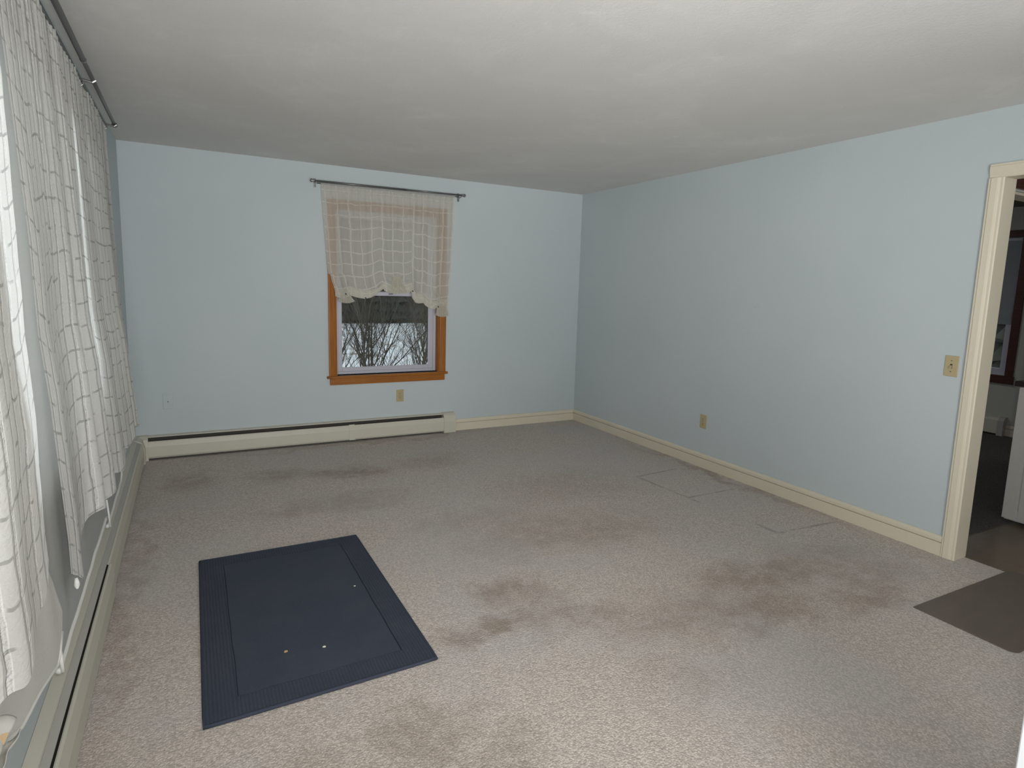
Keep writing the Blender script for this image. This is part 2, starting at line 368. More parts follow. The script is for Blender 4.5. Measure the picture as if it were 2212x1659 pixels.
# ------------------------------------------------------------------ back window
win = thing('window_1', 'double-hung white window in honey-stained wood casing on the back wall', 'window', (1.616, D, .6), structure=True)
yc = D
CW = [(0, 0), (0, .011), (.008, .014), (.05, .018), (.062, .016), (.062, 0)]
MB().prism(CW, (wx0, yc, wz0), (wx0, yc, wz1), (-1, 0, 0), (0, -1, 0)).build('side_casing', PINE, win)
MB().prism(CW, (wx1, yc, wz0), (wx1, yc, wz1), (1, 0, 0), (0, -1, 0)).build('side_casing', PINE, win)
MB().prism(CW, (wx0-.062, yc, wz1), (wx1+.062, yc, wz1), (0, 0, 1), (0, -1, 0)).build('head_casing', PINEH, win)
MB().box(wx0-.082, wx1+.082, yc-.034, yc, wz0-.022, wz0).box(wx0, wx1, yc, yc+.085, wz0-.022, wz0).build('window_stool', PINEH, win, bevel=.005, seg=3)
MB().box(wx0-.055, wx1+.055, yc-.016, yc, wz0-.082, wz0-.022).build('apron', PINEH, win, bevel=.002)
MB().box(wx0, wx0+.012, yc, yc+.085, wz0, wz1).box(wx1-.012, wx1, yc, yc+.085, wz0, wz1).box(wx0, wx1, yc, yc+.085, wz1-.012, wz1).build('jamb_lining', PINE, win)
def frame(m, x0, x1, z0, z1, y0, y1, wl, wr, wb, wt):
    return m.box(x0, x0+wl, y0, y1, z0, z1).box(x1-wr, x1, y0, y1, z0, z1).box(x0+wl, x1-wr, y0, y1, z0, z0+wb).box(x0+wl, x1-wr, y0, y1, z1-wt, z1)
y0 = yc+.07
frame(MB(), wx0+.002, wx1-.002, wz0, wz1-.002, y0, y0+.055, .034, .034, .026, .034).build('vinyl_frame', VINYL, win, bevel=.003)
ls = frame(MB(), wx0+.036, wx1-.036, wz0+.026, 1.352, y0+.004, y0+.026, .036, .046, .036, .036).build('lower_sash', VINYL, win, bevel=.004)
MB().box(wx0+.07, wx1-.08, y0+.013, y0+.017, wz0+.06, 1.32).build('glass_pane', GLASS, ls)
us = frame(MB(), wx0+.036, wx1-.036, 1.318, wz1-.036, y0+.030, y0+.050, .036, .046, .036, .04).build('upper_sash', VINYL, win, bevel=.004)
MB().box(wx0+.07, wx1-.08, y0+.038, y0+.042, 1.35, wz1-.07).build('glass_pane', GLASS, us)
MB().box(1.63, 1.665, y0-.014, y0+.004, 1.328, 1.34).tube([(1.648, y0-.012, 1.34), (1.655, y0-.02, 1.352), (1.672, y0-.024, 1.354)], .004, 8).build('sash_lock', STEEL, ls)

# ------------------------------------------------------------------ left picture window (behind the sheers)
w2 = thing('window_2', 'wide picture window hidden behind the left wall sheers', 'window', (-L, 2.45, .8), structure=True)
m = MB()
m.box(-L, -L+.016, ly0-.062, ly0, lz0, lz1).box(-L, -L+.016, ly1, ly1+.062, lz0, lz1)
m.build('side_casing', PINE, w2)
MB().box(-L, -L+.016, ly0-.062, ly1+.062, lz1, lz1+.062).build('head_casing', PINE, w2)
MB().box(-L-.08, -L+.030, ly0-.08, ly1+.08, lz0-.022, lz0).box(-L, -L+.014, ly0-.055, ly1+.055, lz0-.08, lz0-.022).build('window_stool', PINE, w2)
m = MB(); y = ly0
def frame_l(m, ya, yb, z0, z1, xa, xb, wd): return m.box(xa, xb, ya, ya+wd, z0, z1).box(xa, xb, yb-wd, yb, z0, z1).box(xa, xb, ya+wd, yb-wd, z0, z0+wd).box(xa, xb, ya+wd, yb-wd, z1-wd, z1)
cuts = [ly0, 1.65, 3.22, ly1]
for a, b in zip(cuts[:-1], cuts[1:]):
    sh = frame_l(MB(), a+.005, b-.005, lz0+.002, lz1-.002, -L-.10, -L-.05, .055).build('window_sash', VINYL, w2, bevel=.003)
    MB().box(-L-.078, -L-.074, a+.055, b-.055, lz0+.055, lz1-.055).build('glass_pane', GLASS, sh)

# ------------------------------------------------------------------ hot-water baseboard heaters
# profile: (distance from wall, height)
def heater(run, wall, inward, s0, s1, joints, caps, label, off, closed):
    """run: unit vector along the wall, wall: point on wall at s=0, inward: unit vector into room"""
    rv, iv, z = Vector(run), Vector(inward), Vector((0, 0, 1)); W = Vector(wall)
    P = lambda s: W + rv*s
    t = thing('baseboard_heater', label, 'heater', P((s0+s1)/2))
    # back plate with rolled hood
    MB().prism([(.001, .015), (.001, .190), (.034, .183), (.036, .178), (.034, .176), (.004, .184), (.004, .015)], P(s0), P(s1), iv, z).build('back_plate', HEAT, t)
    dp = [(.034, .1745), (.036, .1760), (.0565, .1665), (.0565, .1635), (.034, .1700)] if closed else [(.004, .112), (.006, .115), (.05, .120), (.05, .116)]
    MB().prism(dp, P(s0), P(s1), iv, z).build('damper', FLAP if closed else HEATDARK, t)  # open damper coloured dark to stand for slot shade
    if not closed: MB().prism([(.004, .02), (.004, .172), (.006, .172), (.006, .02)], P(s0), P(s1), iv, z).build('shade_liner', HEATDARK, t)  # dark sheet added for the shade inside the slot
    fm = MB()
    for k in range(int((s1-s0)/.02)):
        s = s0+.01+k*.02; fm.prism([(.010, .045), (.010, .105), (.058, .105), (.058, .045)], P(s), P(s+.0012), iv, z)
    fm.build('fin_pack', HEATDARK, t)
    MB().tube([P(s0)+iv*.034+z*.075, P(s1)+iv*.034+z*.075], .011, 12).build('pipe', HEATDARK, t)
    ed = [s0]+list(joints)+[s1]
    for k, (a, b) in enumerate(zip(ed[:-1], ed[1:])):
        o = off[k]
        h_ = 0 if closed else .016
        MB().prism([(.056+o, .166-h_), (.060+o, .168-h_), (.066+o, .160-h_), (.076+o, .110), (.076+o, .032), (.068+o, .018), (.064+o, .018), (.072+o, .034), (.072+o, .109), (.062+o, .158-h_), (.058+o, .163-h_)],
                   P(a), P(b), iv, z).build('front_panel', HEAT, t)
    for a, b in caps:
        MB().prism([(.001, .0), (.001, .195), (.040, .192), (.066, .172), (.082, .112), (.082, .006), (.078, .0)], P(a), P(b), iv, z).build('end_cap', HEAT, t, bevel=.002)
    return t
hb = heater((1, 0, 0), (0, D, 0), (0, -1, 0), -L+.09, 2.15, [1.25], [(2.135, 2.258)], 'cream hot-water baseboard heater under the wood framed window', [0, 0], False)
MB().prism([(.056, .156), (.062, .158), (.069, .149), (.080, .110), (.080, .018), (.075, .018), (.066, .148)], (1.225, D, 0), (1.275, D, 0), (0, -1, 0), (0, 0, 1)).build('joint_cover', HEAT, hb)
hl = heater((0, 1, 0), (-L, 0, 0), (1, 0, 0), -.6, D-.16, [3.11], [], 'long cream hot-water baseboard heater beneath the left wall sheers', [.008, 0], True)
# inside-corner piece joining both runs
cm = MB()
pr = [(.001, .0), (.001, .193), (.036, .189), (.066, .168), (.080, .112), (.080, .0)]
cm.prism(pr, (-L+.001, D, 0), (-L+.098, D, 0), (0, -1, 0), (0, 0, 1)).prism(pr, (-L, D-.17, 0), (-L, D-.002, 0), (1, 0, 0), (0, 0, 1))
cm.build('corner_cover', HEAT, hb, bevel=.0015)

# ------------------------------------------------------------------ wall plates
def plate(name, label, cat, loc, rz, kind):
    """faces local -Y"""
    t = thing(name, label, cat, loc)
    mm = IVORY if kind != 'jack' else WALL
    wd, hg = .035, .0575
    MB().box(-wd, wd, -.005, 0, -hg, hg).build('cover_plate', mm, t, bevel=.003, seg=3).matrix_parent_inverse = Matrix()
    def part(m, n, mt, **k):
        o = m.build(n, mt, t, **k); o.matrix_parent_inverse = Matrix(); return o
    if kind == 'outlet':
        for s in (-1, 1):
            f = part(MB().box(-.017, .017, -.0075, -.004, s*.0195-.0145, s*.0195+.0145), 'socket_face', IVORY, bevel=.002)
            q = MB()
            for sx in (-.0065, .0065): q.box(sx-.0012, sx+.0012, -.0079, -.007, s*.0195-.001, s*.0195+.008)
            q.tube([(0, -.0079, s*.0195-.0075), (0, -.007, s*.0195-.0075)], .0026, 10)
            o = q.build('socket_slot', DARK, f); o.matrix_parent_inverse = Matrix()
        part(MB().tube([(0, -.0065, 0), (0, -.0045, 0)], .0032, 12), 'screw', STEEL)
    elif kind == 'switch':
        part(MB().box(-.0055, .0055, -.0062, -.0045, -.012, .012), 'toggle_collar', DARK)
        part(MB().add([(-.0045, -.005, -.009), (.0045, -.005, -.009), (.0045, -.005, .006), (-.0045, -.005, .006), (-.004, -.017, -.013), (.004, -.017, -.013), (.004, -.018, -.006), (-.004, -.018, -.006)],
             [(0, 1, 2, 3), (4, 7, 6, 5), (0, 4, 5, 1), (1, 5, 6, 2), (2, 6, 7, 3), (3, 7, 4, 0)]), 'toggle', IVORY, bevel=.001)
        for s in (-1, 1): part(MB().tube([(0, -.0065, s*.03), (0, -.0045, s*.03)], .003, 12), 'screw', STEEL)
    else:
        part(MB().tube([(0, -.012, 0), (0, -.0045, 0)], .0048, 14), 'jack_socket', PEWTER)
        for s in (-1, 1): part(MB().tube([(0, -.0065, s*.042), (0, -.0045, s*.042)], .003, 12), 'screw', WALL)
    t.rotation_euler = (0, 0, rz); return t
plate('electrical_outlet', 'ivory duplex outlet on the back wall below the window', 'outlet', (1.716, D, .386), 0, 'outlet')
plate('electrical_outlet', 'ivory duplex outlet low on the blank right wall', 'outlet', (R, 3.587, .382), PI*.5+PI, 'outlet')
plate('light_switch', 'ivory toggle light switch beside the doorway casing', 'light switch', (R, 1.791, 1.075), PI*.5+PI, 'switch')
plate('cable_jack', 'blue painted cable jack plate on the back wall near the left corner', 'wall jack', (-.178, D, .451), 0, 'jack')

# ------------------------------------------------------------------ rugs
rug = thing('area_rug', 'navy blue woven rug with ribbed border lying on the carpet', 'rug', (.39, 2.69, 0))
def quad(P, u, v):
    a = Vector(P[0]).lerp(Vector(P[1]), u); b = Vector(P[3]).lerp(Vector(P[2]), u); return a.lerp(b, v)
RC = [(-.003, 3.336, 0), (.781, 3.336, 0), (.787, 2.053, 0), (-.011, 2.030, 0)]
def rugsurf(us, vs, z):
    def fn(u, v):
        uu = us[0]+(us[1]-us[0])*u; vv = vs[0]+(vs[1]-vs[0])*v
        q = quad(RC, uu, vv); e = min(uu, 1-uu, vv, 1-vv)
        q += Vector((.003*noise.noise(Vector((uu*3, vv*9, 1))), .004*noise.noise(Vector((uu*9, vv*3, 5))), 0))
        q.z = z + .0015*noise.noise(Vector((uu*6, vv*8, 3))) ; return q
    return fn
def slab(m, us, vs, z0, z1, nu=20, nv=24):
    f1 = rugsurf(us, vs, z1); n0 = len(m.v)
    top = [[f1(i/nu, j/nv) for i in range(nu+1)] for j in range(nv+1)]
    vv = [p for r_ in top for p in r_]; ff = [(j*(nu+1)+i, j*(nu+1)+i+1, (j+1)*(nu+1)+i+1, (j+1)*(nu+1)+i) for j in range(nv) for i in range(nu)]
    m.add(vv, ff)
    ring = [(0, i) for i in range(nu+1)]+[(j, nu) for j in range(1, nv+1)]+[(nv, i) for i in range(nu-1, -1, -1)]+[(j, 0) for j in range(nv-1, 0, -1)]
    k = len(ring); a = [top[j][i] for j, i in ring]; b = [Vector((p.x, p.y, z0)) for p in a]
    m.add(a+b, [(i, (i+1) % k, k+(i+1) % k, k+i) for i in range(k)])
    return m
iu, iv = (.135, .865), (.078, .915)
RB = m_rug('navy ribbed border', True); RF = m_rug('navy field')
bm_ = MB()
slab(bm_, (0.003, iu[0]-.004), (0.003, .997), 0, .011, 6, 30); slab(bm_, (iu[1]+.004, .997), (0.003, .997), 0, .011, 6, 30)
slab(bm_, (iu[0]-.004, iu[1]+.004), (.003, iv[0]-.003), 0, .011, 20, 4); slab(bm_, (iu[0]-.004, iu[1]+.004), (iv[1]+.003, .997), 0, .011, 20, 4)
bm_.build('rug_border', RB, rug)
fm = MB(); slab(fm, iu, iv, 0, .0115, 24, 30); slab(fm, (iu[0]-.004, iu[1]+.004), (iv[0]-.003, iv[1]+.003), 0, .005, 10, 10); fm.build('rug_field', RF, rug)
ed = [quad(RC, a, b) for a, b in ([(i/16, 0) for i in range(17)]+[(1, j/24) for j in range(1, 25)]+[(1-i/16, 1) for i in range(1, 17)]+[(0, 1-j/24) for j in range(1, 25)])]
for q in ed: q.z = .0065
m = MB().tube(ed, .0065, 8); m.build('rug_binding', plain('navy rug binding', (66, 71, 84), .9, .05), rug, smooth=True)
CR = plain('tan crumb', (190, 160, 120), .8); CRW = plain('white crumb', (220, 218, 205), .8)
def crumb(x, y, z, r, mt, label, seed):
    rr = random.Random(seed); m = MB(); bm = bmesh.new(); bmesh.ops.create_icosphere(bm, subdivisions=2, radius=r)
    vs = [tuple(Vector((v.co.x*1.3, v.co.y, v.co.z*.6))*(.8+.4*rr.random())) for v in bm.verts]; fs = [tuple(v.index for v in f.verts) for f in bm.faces]; bm.free()
    m.add(vs, fs); o = m.build('crumb', mt); o.location = (x, y, z); tag(o, label, 'crumb')
crumb(.275, 2.334, .0155, .0055, CR, 'tan crumb on the navy rug field', 1)
crumb(.413, 2.302, .0155, .0052, CRW, 'white crumb on the navy rug, right of the tan crumb', 2)
crumb(.635, 2.739, .0150, .0036, CRW, 'small white speck on the navy rug near its right border', 3)

mt = MB()
def mfn():
    pts = []; x0, x1, y0, y1, r = 2.936, 3.835, 1.047, 1.452, .035
    for cx, cy, a0 in ((x1-r, y1-r, 0), (x0+.004, y1-.004+.008, 90), (x0+r-.005, y0+r, 180), (x1-r, y0+r, 270)):
        rr = r if a0 != 90 else .004
        for k in range(7):
            a = math.radians(a0+15*k); pts.append((cx+rr*math.cos(a), cy+rr*math.sin(a)))
    return pts
pp = mfn(); n = len(pp)
vs = [(x, y, 0.0) for x, y in pp]+[(x, y, .004) for x, y in pp]
mt.add(vs, [tuple(range(n, 2*n)), tuple(range(n-1, -1, -1))]+[(i, (i+1) % n, n+(i+1) % n, n+i) for i in range(n)])
o = mt.build('floor_mat', m_mat(), bevel=.001); tag(o, 'thin grey-brown vinyl mat across the doorway threshold', 'floor mat')

# ------------------------------------------------------------------ curtain rods
def rod_left():
    t = thing('curtain_rod', 'dark metal double curtain rod above the left wall sheers', 'curtain rod', (-L, 2.4, 2.29))
    x = -L+.085; z = 2.298
    MB().tube([(x, -.2, z), (x, 3.16, z)], .0105, 14).build('rod', PEWTER, t, smooth=True)
    MB().tube([(x, 3.15, z), (x, 4.36, z)], .0085, 14).build('rod', PEWTER, t, smooth=True)
    MB().tube([(x, 3.150, z), (x, 3.166, z)], .012, 14).build('collar', STEEL, t, smooth=True)
    MB().tube([(x, 4.355, z), (x, 4.365, z), (x, 4.372, z), (x, 4.385, z), (x, 4.396, z), (x, 4.40, z)], [.007, .007, .013, .016, .012, .003], 14).build('finial', STEEL, t, smooth=True)
    MB().tube([(-L+.045, -.2, 2.282), (-L+.045, 4.33, 2.282)], .006, 10).build('inner_rod', PEWTER, t, smooth=True)
    for y in (.9, 3.43, 4.34):
        b = MB().box(-L, -L+.005, y-.011, y+.011, 2.235, 2.315)
        b.tube([(-L+.003, y, 2.29), (-L+.05, y, 2.288), (x-.012, y, 2.284), (x, y, 2.282), (x+.013, y, 2.292)], .0062, 8)
        b.tube([(-L+.05, y, 2.288), (-L+.05, y, 2.268), (-L+.044, y, 2.262), (-L+.036, y, 2.268)], .0035, 8)
        b.build('bracket', STEEL, t)
rod_left()
def rod_back():
    t = thing('curtain_rod', 'slim grey curtain rod above the back window', 'curtain rod', (1.63, D, 2.27))
    y = D-.072; z = 2.262
    MB().tube([(.962, y, z-.001), (1.75, y, z+.003)], .0088, 14).build('rod', PEWTER, t, smooth=True)
    MB().tube([(1.74, y, z+.003), (2.285, y, z+.006)], .0072, 14).build('rod', PEWTER, t, smooth=True)
    for s, x0, zz in ((-1, .962, z), (1, 2.285, z+.006)):
        MB().tube([(x0, y, zz), (x0+s*.006, y, zz), (x0+s*.010, y, zz), (x0+s*.014, y, zz), (x0+s*.026, y, zz), (x0+s*.036, y, zz), (x0+s*.040, y, zz)], [.008, .013, .013, .008, .0165, .012, .003], 16).build('finial', STEEL, t, smooth=True)
    MB().tube([(.985, D-.036, z-.012), (2.262, D-.036, z-.006)], .0045, 10).build('inner_rod', PEWTER, t, smooth=True)
    for x in (.972, 2.276):
        b = MB().box(x-.010, x+.010, D-.004, D, z-.045, z+.03)
        b.tube([(x, D-.003, z-.014), (x, D-.04, z-.016), (x, D-.06, z-.014), (x, D-.082, z-.010), (x, D-.084, z)], .004, 8)
        b.tube([(x, D-.003, z-.035), (x, D-.02, z-.034)], .005, 8)
        b.build('bracket', STEEL, t)
rod_back()

# ------------------------------------------------------------------ back window balloon shade
def interp(pts, x):
    if x <= pts[0][0]: return pts[0][1]
    for (a, b), (c, d) in zip(pts[:-1], pts[1:]):
        if x <= c:
            return b if c == a else b+(d-b)*(x-a)/(c-a)
    return pts[-1][1]
LE = [(1.312, 1.116), (1.425, 1.067), (1.673, 1.051), (2.009, 1.027), (2.254, 1.014)]       # z -> x left edge
RE = [(1.166, 2.159), (1.232, 2.168), (1.365, 2.195), (1.497, 2.193), (1.732, 2.204), (2.017, 2.220), (2.260, 2.228)]
BO = [(1.116, 1.312), (1.15, 1.295), (1.19, 1.295), (1.23, 1.31), (1.257, 1.315), (1.309, 1.300), (1.365, 1.292), (1.427, 1.302), (1.477, 1.327), (1.516, 1.363), (1.535, 1.376), (1.567, 1.358), (1.605, 1.346),
      (1.644, 1.347), (1.677, 1.360), (1.709, 1.348), (1.749, 1.345), (1.782, 1.359), (1.802, 1.375), (1.812, 1.31), (1.843, 1.265), (1.870, 1.258), (1.917, 1.262), (1.931, 1.240), (1.959, 1.220), (1.993, 1.208), (2.028, 1.207), (2.053, 1.225), (2.10, 1.23), (2.159, 1.235)]
cur = thing('balloon_curtain', 'white checked sheer balloon curtain with scalloped hem over the back window', 'curtain', (1.62, D-.04, 2.25))
GP = [(1.19, 1.335), (1.66, 1.43), (2.09, 1.27)]         # gathered points of the hem
def bal(u, v):
    xb = 1.116+(2.159-1.116)*u; zb = interp(BO, xb); zt = 2.254+.006*u
    vv = v; z = zt+(zb-zt)*vv
    xl = interp(LE, max(z, 1.312)); xr = interp(RE, z); xs = xl+(xr-xl)*u
    k = max(0, (vv-.55)/.45)
    x = xs*(1-k**2)+xb*k**2 if z < 1.5 else xs
    # folds : soft header gathers, heavier towards gathers
    d = .004*math.sin(u*2*PI*21)*(1-vv*.6) + .006*math.sin(u*2*PI*5+.6)*(.3+vv)
    for gx, gz in GP:
        rr = math.hypot(x-gx, (z-gz)*.8); a = math.atan2(z-gz, x-gx)
        d += .010*math.exp(-rr/.09)*math.sin(a*11)+.022*math.exp(-(rr/.10)**2)
    d += .030*max(0, (vv-.72)/.28)**1.5*abs(math.sin((u*5.3+.1)*PI))
    d += .004*noise.noise(Vector((x*9, z*7, 2)))
    return Vector((x, D-.038-.012*vv-d, z))
MB().grid(bal, 200, 150, lambda u, v: (u*1.22+.02, v*1.0)).build('sheer_panel', VOILE, cur, smooth=True)
MB().grid(lambda u, v: Vector((1.014+1.214*u, D-.036-.009*math.cos(v*2*PI)-.001*math.sin(u*150), 2.249+.008*math.sin(v*2*PI)+.006*u)), 160, 10).build('rod_pocket', LINER, cur, smooth=True)
def fan(cx, cz, tip, wtop, wbot, lab, ang=0):
    """pleated tail hanging from a gather"""
    def fn(u, v):
        s = (u-.5)*2; wv = wtop+(wbot-wtop)*v**1.2
        x = cx+s*wv/2+ang*v; z = cz-(cz-tip)*v+.018*v*v*s*s
        return Vector((x, D-.078-.012*v-(.007*v+.003)*math.sin(u*PI*14), z))
    o = MB().grid(fn, 84, 14).build('gathered_tail', GATHER, cur, smooth=True); return o
fan(1.195, 1.365, 1.250, .05, .15, '', .012); fan(1.665, 1.50, 1.343, .06, .20, ''); fan(2.09, 1.30, 1.132, .08, .135, '', .01)
for x, z in ((1.2, 1.33), (1.372, 1.298), (1.53, 1.372), (1.803, 1.368), (2.052, 1.228)):
    MB().tube([(x-.004, D-.10, z+.004), (x, D-.105, z), (x+.005, D-.10, z-.006)], [.003, .006, .002], 8).build('tie_knot', DARK, cur)
def ruf(u, v):
    x = 1.118+(2.155-1.118)*u; zb = interp(BO, x); hh = .075+.03*noise.noise(Vector((x*5, 0, 7)))
    z = zb-.002+hh*v; b = math.sin(v*PI)**.7
    return Vector((x+.006*math.sin(v*3+x*20), D-.070-.016*b-.004*math.sin(x*95+v*5)*b, z))
MB().grid(ruf, 220, 12, lambda u, v: (u*1.2, v*.09)).build('scalloped_ruffle', GATHER, cur, smooth=True)

# ------------------------------------------------------------------ left wall sheers
XB = [(.30, .106), (.55, .101), (.70, .099), (.86, .092), (1.09, .084), (1.28, .068), (1.7, .058), (2.2, .047), (2.28, .046)]   # z -> stand-off from wall
def sheer(ya, yb, hem, edge_l, seed, amp=1.0, ztop=2.288, sepx=None):
    """ya/yb along the wall; hem(y)->z ; edge_l(z)->near edge y"""
    W = (yb-ya)
    def fn(u, v):
        yt = ya+W*u
        zb = hem(u); z = ztop+(zb-ztop)*v
        y = edge_l(z)+(yb-edge_l(z))*u
        lf = max(0, (2.3-z)/1.8)
        n1 = noise.noise(Vector((u*W*3.1, z*.25, seed))); n2 = noise.noise(Vector((u*W*9, z*.5, seed+4)))
        f = math.sin(2*PI*u*W/.40+3.2*n1)
        env = min(1, max(0, (u if seed == 20 else 1-u)*W-.06)/.35)
        x = -L+interp(XB, z)+amp*env*((.003+.024*lf**1.6)*f+.004*n2*(.4+lf))
        if seed == 20: x += .030*lf**2*min(1, max(0, (y-2.3)/2.0))
        if seed == 20:   # deep fold beside the bracket
            x -= .020*math.exp(-((y-3.53)/.035)**2)*max(0, (z-1.85)/.4)
        x += env*.0025*math.sin(2*PI*u*W/.055+3*n2)*max(0, 1-(2.3-z)/.8)
        y += .018*n1*lf
        return Vector((max(x, -L+.032), y, z))
    return fn
def hemB(u):
    y = 1.95+2.39*u; z = .585+.02*noise.noise(Vector((y*5, 0, 9)))+.018*math.sin(2*PI*y/.47)
    if y < 2.29: z = interp([(1.95, .60), (2.03, .56), (2.09, .515), (2.13, .508), (2.20, .55), (2.28, .60)], y)
    return z
edgeB = lambda z: interp([(.46, 2.06), (.50, 2.03), (.57, 2.02), (.86, 2.02), (1.08, 2.01), (1.52, 2.035), (2.0, 1.98), (2.28, 1.95)], z)
B = thing('sheer_curtain', 'far white puckered check sheer on the left wall, nearest the corner', 'curtain', (-L, 3.1, 2.28))
MB().grid(sheer(1.95, 4.34, hemB, edgeB, 20), 340, 150, lambda u, v: (u*2.9, v*1.75)).build('sheer_panel', PUCKER, B, smooth=True)
def hemA(u):
    y = .55+1.2*u; return interp([(.55, .64), (1.25, .645), (1.46, .64), (1.50, .66), (1.66, .675), (1.72, .70), (1.76, .76)], y)+.006*math.sin(y*70)
edgeA = lambda z: .55
A = thing('sheer_curtain', 'near white puckered check sheer on the left wall, at the frame edge', 'curtain', (-L, 1.2, 2.28))
def shA(u, v):
    f = sheer(.55, 1.76, hemA, edgeA, 33)(u, v); lim = interp([(.5, 1.73), (.70, 1.78), (.80, 1.78), (.97, 1.81), (1.26, 1.88), (1.5, 1.905), (1.9, 1.94), (2.28, 1.90)], f.z)
    lim += .008*noise.noise(Vector((0, f.z*9, 4)))
    f.y = .55+(f.y-.55)*(lim-.55)/1.21; return f
MB().grid(shA, 190, 150, lambda u, v: (u*1.5+.03, v*1.65)).build('sheer_panel', PUCKER, A, smooth=True)
# crinkled twisted corner of the far curtain
tp = [(-L+.097, 2.11, .548), (-L+.099, 2.105, .534), (-L+.097, 2.115, .524), (-L+.099, 2.105, .516)]
MB().tube(tp, [.004, .007, .008, .003], 12).build('knotted_corner', HEM, B, smooth=True)

def liner(name_label, ya, yb, z_pts, seed, cols=(.05, .070), edge=None, mat=None, hr=.0075):
    t = thing('curtain_liner', name_label, 'curtain', (-L, (ya+yb)/2, 2.25))
    def fn(u, v):
        y = ya+(yb-ya)*u; zb = interp(z_pts, y); z = 2.276+(zb-2.276)*v
        if edge: y = ya+(edge(z)-ya)*u
        lf = max(0, (2.3-z)/1.9)
        x = -L+.034+(cols[1]-.034)*min(1, lf)**1.5+.004*lf*(1-v**6)*math.sin(2*PI*y/.19+seed)+.002*lf*noise.noise(Vector((y*8, z*.6, seed)))
        return Vector((x, y, z))
    MB().grid(fn, 120, 80, lambda u, v: (u*(yb-ya), v*1.9)).build('sheer_panel', mat or LINER, t, smooth=True)
    pts = [fn(i/40, 1.0) for i in range(41)]
    MB().tube(pts, hr, 10).build('rolled_hem', HEM, t, smooth=True)
    return t
l1 = liner('plain sheer liner with corded hem, middle one on the left wall', 1.935, 3.05, [(1.935, .362), (2.3, .375), (3.05, .40)], 1)
MB().tube([(-L+.08, 1.935, .36), (-L+.078, 1.933, .40), (-L+.076, 1.935, .43)], .005, 8).build('hem_cord', HEM, l1, smooth=True)
l2 = liner('plain sheer liner with corded hem, farthest on the left wall', 3.09, 4.05, [(3.09, .345), (3.69, .367), (3.82, .43), (4.05, .45)], 2)
MB().tube([(-L+.08, 3.09, .343), (-L+.078, 3.085, .40), (-L+.074, 3.08, .47)], .004, 8).build('hem_cord', HEM, l2, smooth=True)
l3 = liner('plain sheer liner with curled hem, nearest on the left wall', .6, 2.0, [(.6, .70), (1.31, .64), (1.39, .55), (1.5, .495), (1.7, .465), (1.95, .415), (2.0, .46)], 3, (.05, .082),
           edge=lambda z: interp([(.42, 1.93), (.50, 2.0), (.62, 1.94), (.71, 1.86), (.9, 1.78), (2.28, 1.75)], z), mat=LINER2, hr=.004)
# curled hem end with folded cuff inside
def curl(u, v):
    a = u*2*PI*.86+.6; r = .030*(1-.12*v)+.003*math.sin(v*9)
    y = 1.40-.13*v; return Vector((-L+.076+r*math.cos(a)*.9, y+.10*math.cos(a)*.0, .578+r*math.sin(a)-.01*(1-v)))
MB().grid(curl, 40, 16).build('curled_hem', LINER2, l3, smooth=True, solid=.0015)
TAN = plain('tan hem facing', (216, 188, 150), .8)
def cuff(u, v): return Vector((-L+.058+.036*u, 1.392-.01*u-.07*v, .555+.020*math.sin(u*PI)+.032*u))
MB().grid(cuff, 10, 8).build('folded_cuff', TAN, l3, solid=.003)

# ------------------------------------------------------------------ kitchen and far room seen through the doorway
X0 = R+.105
KF = m_vinyl_floor()
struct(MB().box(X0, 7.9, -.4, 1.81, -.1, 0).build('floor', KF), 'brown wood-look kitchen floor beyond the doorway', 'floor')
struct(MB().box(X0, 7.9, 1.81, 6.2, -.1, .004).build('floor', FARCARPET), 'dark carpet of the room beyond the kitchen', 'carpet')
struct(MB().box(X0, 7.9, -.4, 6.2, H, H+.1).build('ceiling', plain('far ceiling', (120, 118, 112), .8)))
fwx = 7.65
fy0, fy1, fz0, fz1 = 3.188, 4.15, .645, 2.10
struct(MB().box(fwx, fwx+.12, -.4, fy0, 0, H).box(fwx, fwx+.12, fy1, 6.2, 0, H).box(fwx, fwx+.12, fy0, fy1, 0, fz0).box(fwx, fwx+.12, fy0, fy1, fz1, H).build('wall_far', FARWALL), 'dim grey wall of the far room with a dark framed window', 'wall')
struct(MB().box(X0, 7.9, 6.2, 6.3, 0, H).build('wall_far_side', FARWALL)); struct(MB().box(X0, 7.9, -.5, -.4, 0, H).build('wall_kitchen', FARWALL))
# opening between kitchen and far room
struct(MB().box(X0, 4.05, 1.81, 1.90, 0, H).box(4.05, 7.65, 1.81, 1.90, 2.06, H).build('wall_kitchen_opening', FARWALL))
k = MB().box(3.99, 7.6, 1.795, 1.81, 2.075, 2.145).box(3.98, 4.05, 1.795, 1.81, 0, 2.145)
struct(k.build('trim_2', DARKWOOD), 'dark wood head trim over the opening beyond the doorway', 'trim')
struct(MB().box(4.05, 7.6, 1.81, 1.915, 2.045, 2.062).build('trim_3', CREAM), 'pale head lining of the opening beyond the doorway', 'trim')
w3 = thing('window_3', 'dark mahogany framed window on the far wall beyond the doorway', 'window', (fwx, 3.7, .6), structure=True)
cw = .075
MB().box(fwx-.018, fwx, fy0-cw, fy0, fz0, fz1).build('side_casing', DARKWOOD, w3); MB().box(fwx-.018, fwx, fy1, fy1+cw, fz0, fz1).build('side_casing', DARKWOOD, w3)
MB().box(fwx-.018, fwx, fy0-cw, fy1+cw, fz1, fz1+cw).build('head_casing', DARKWOOD, w3)
MB().box(fwx-.03, fwx, fy0-cw-.01, fy1+cw+.01, fz0-.085, fz0).build('window_stool', DARKWOOD, w3)
def frame_r(m, ya, yb, z0, z1, xa, xb, wd): return frame_l(m, ya, yb, z0, z1, xa, xb, wd)
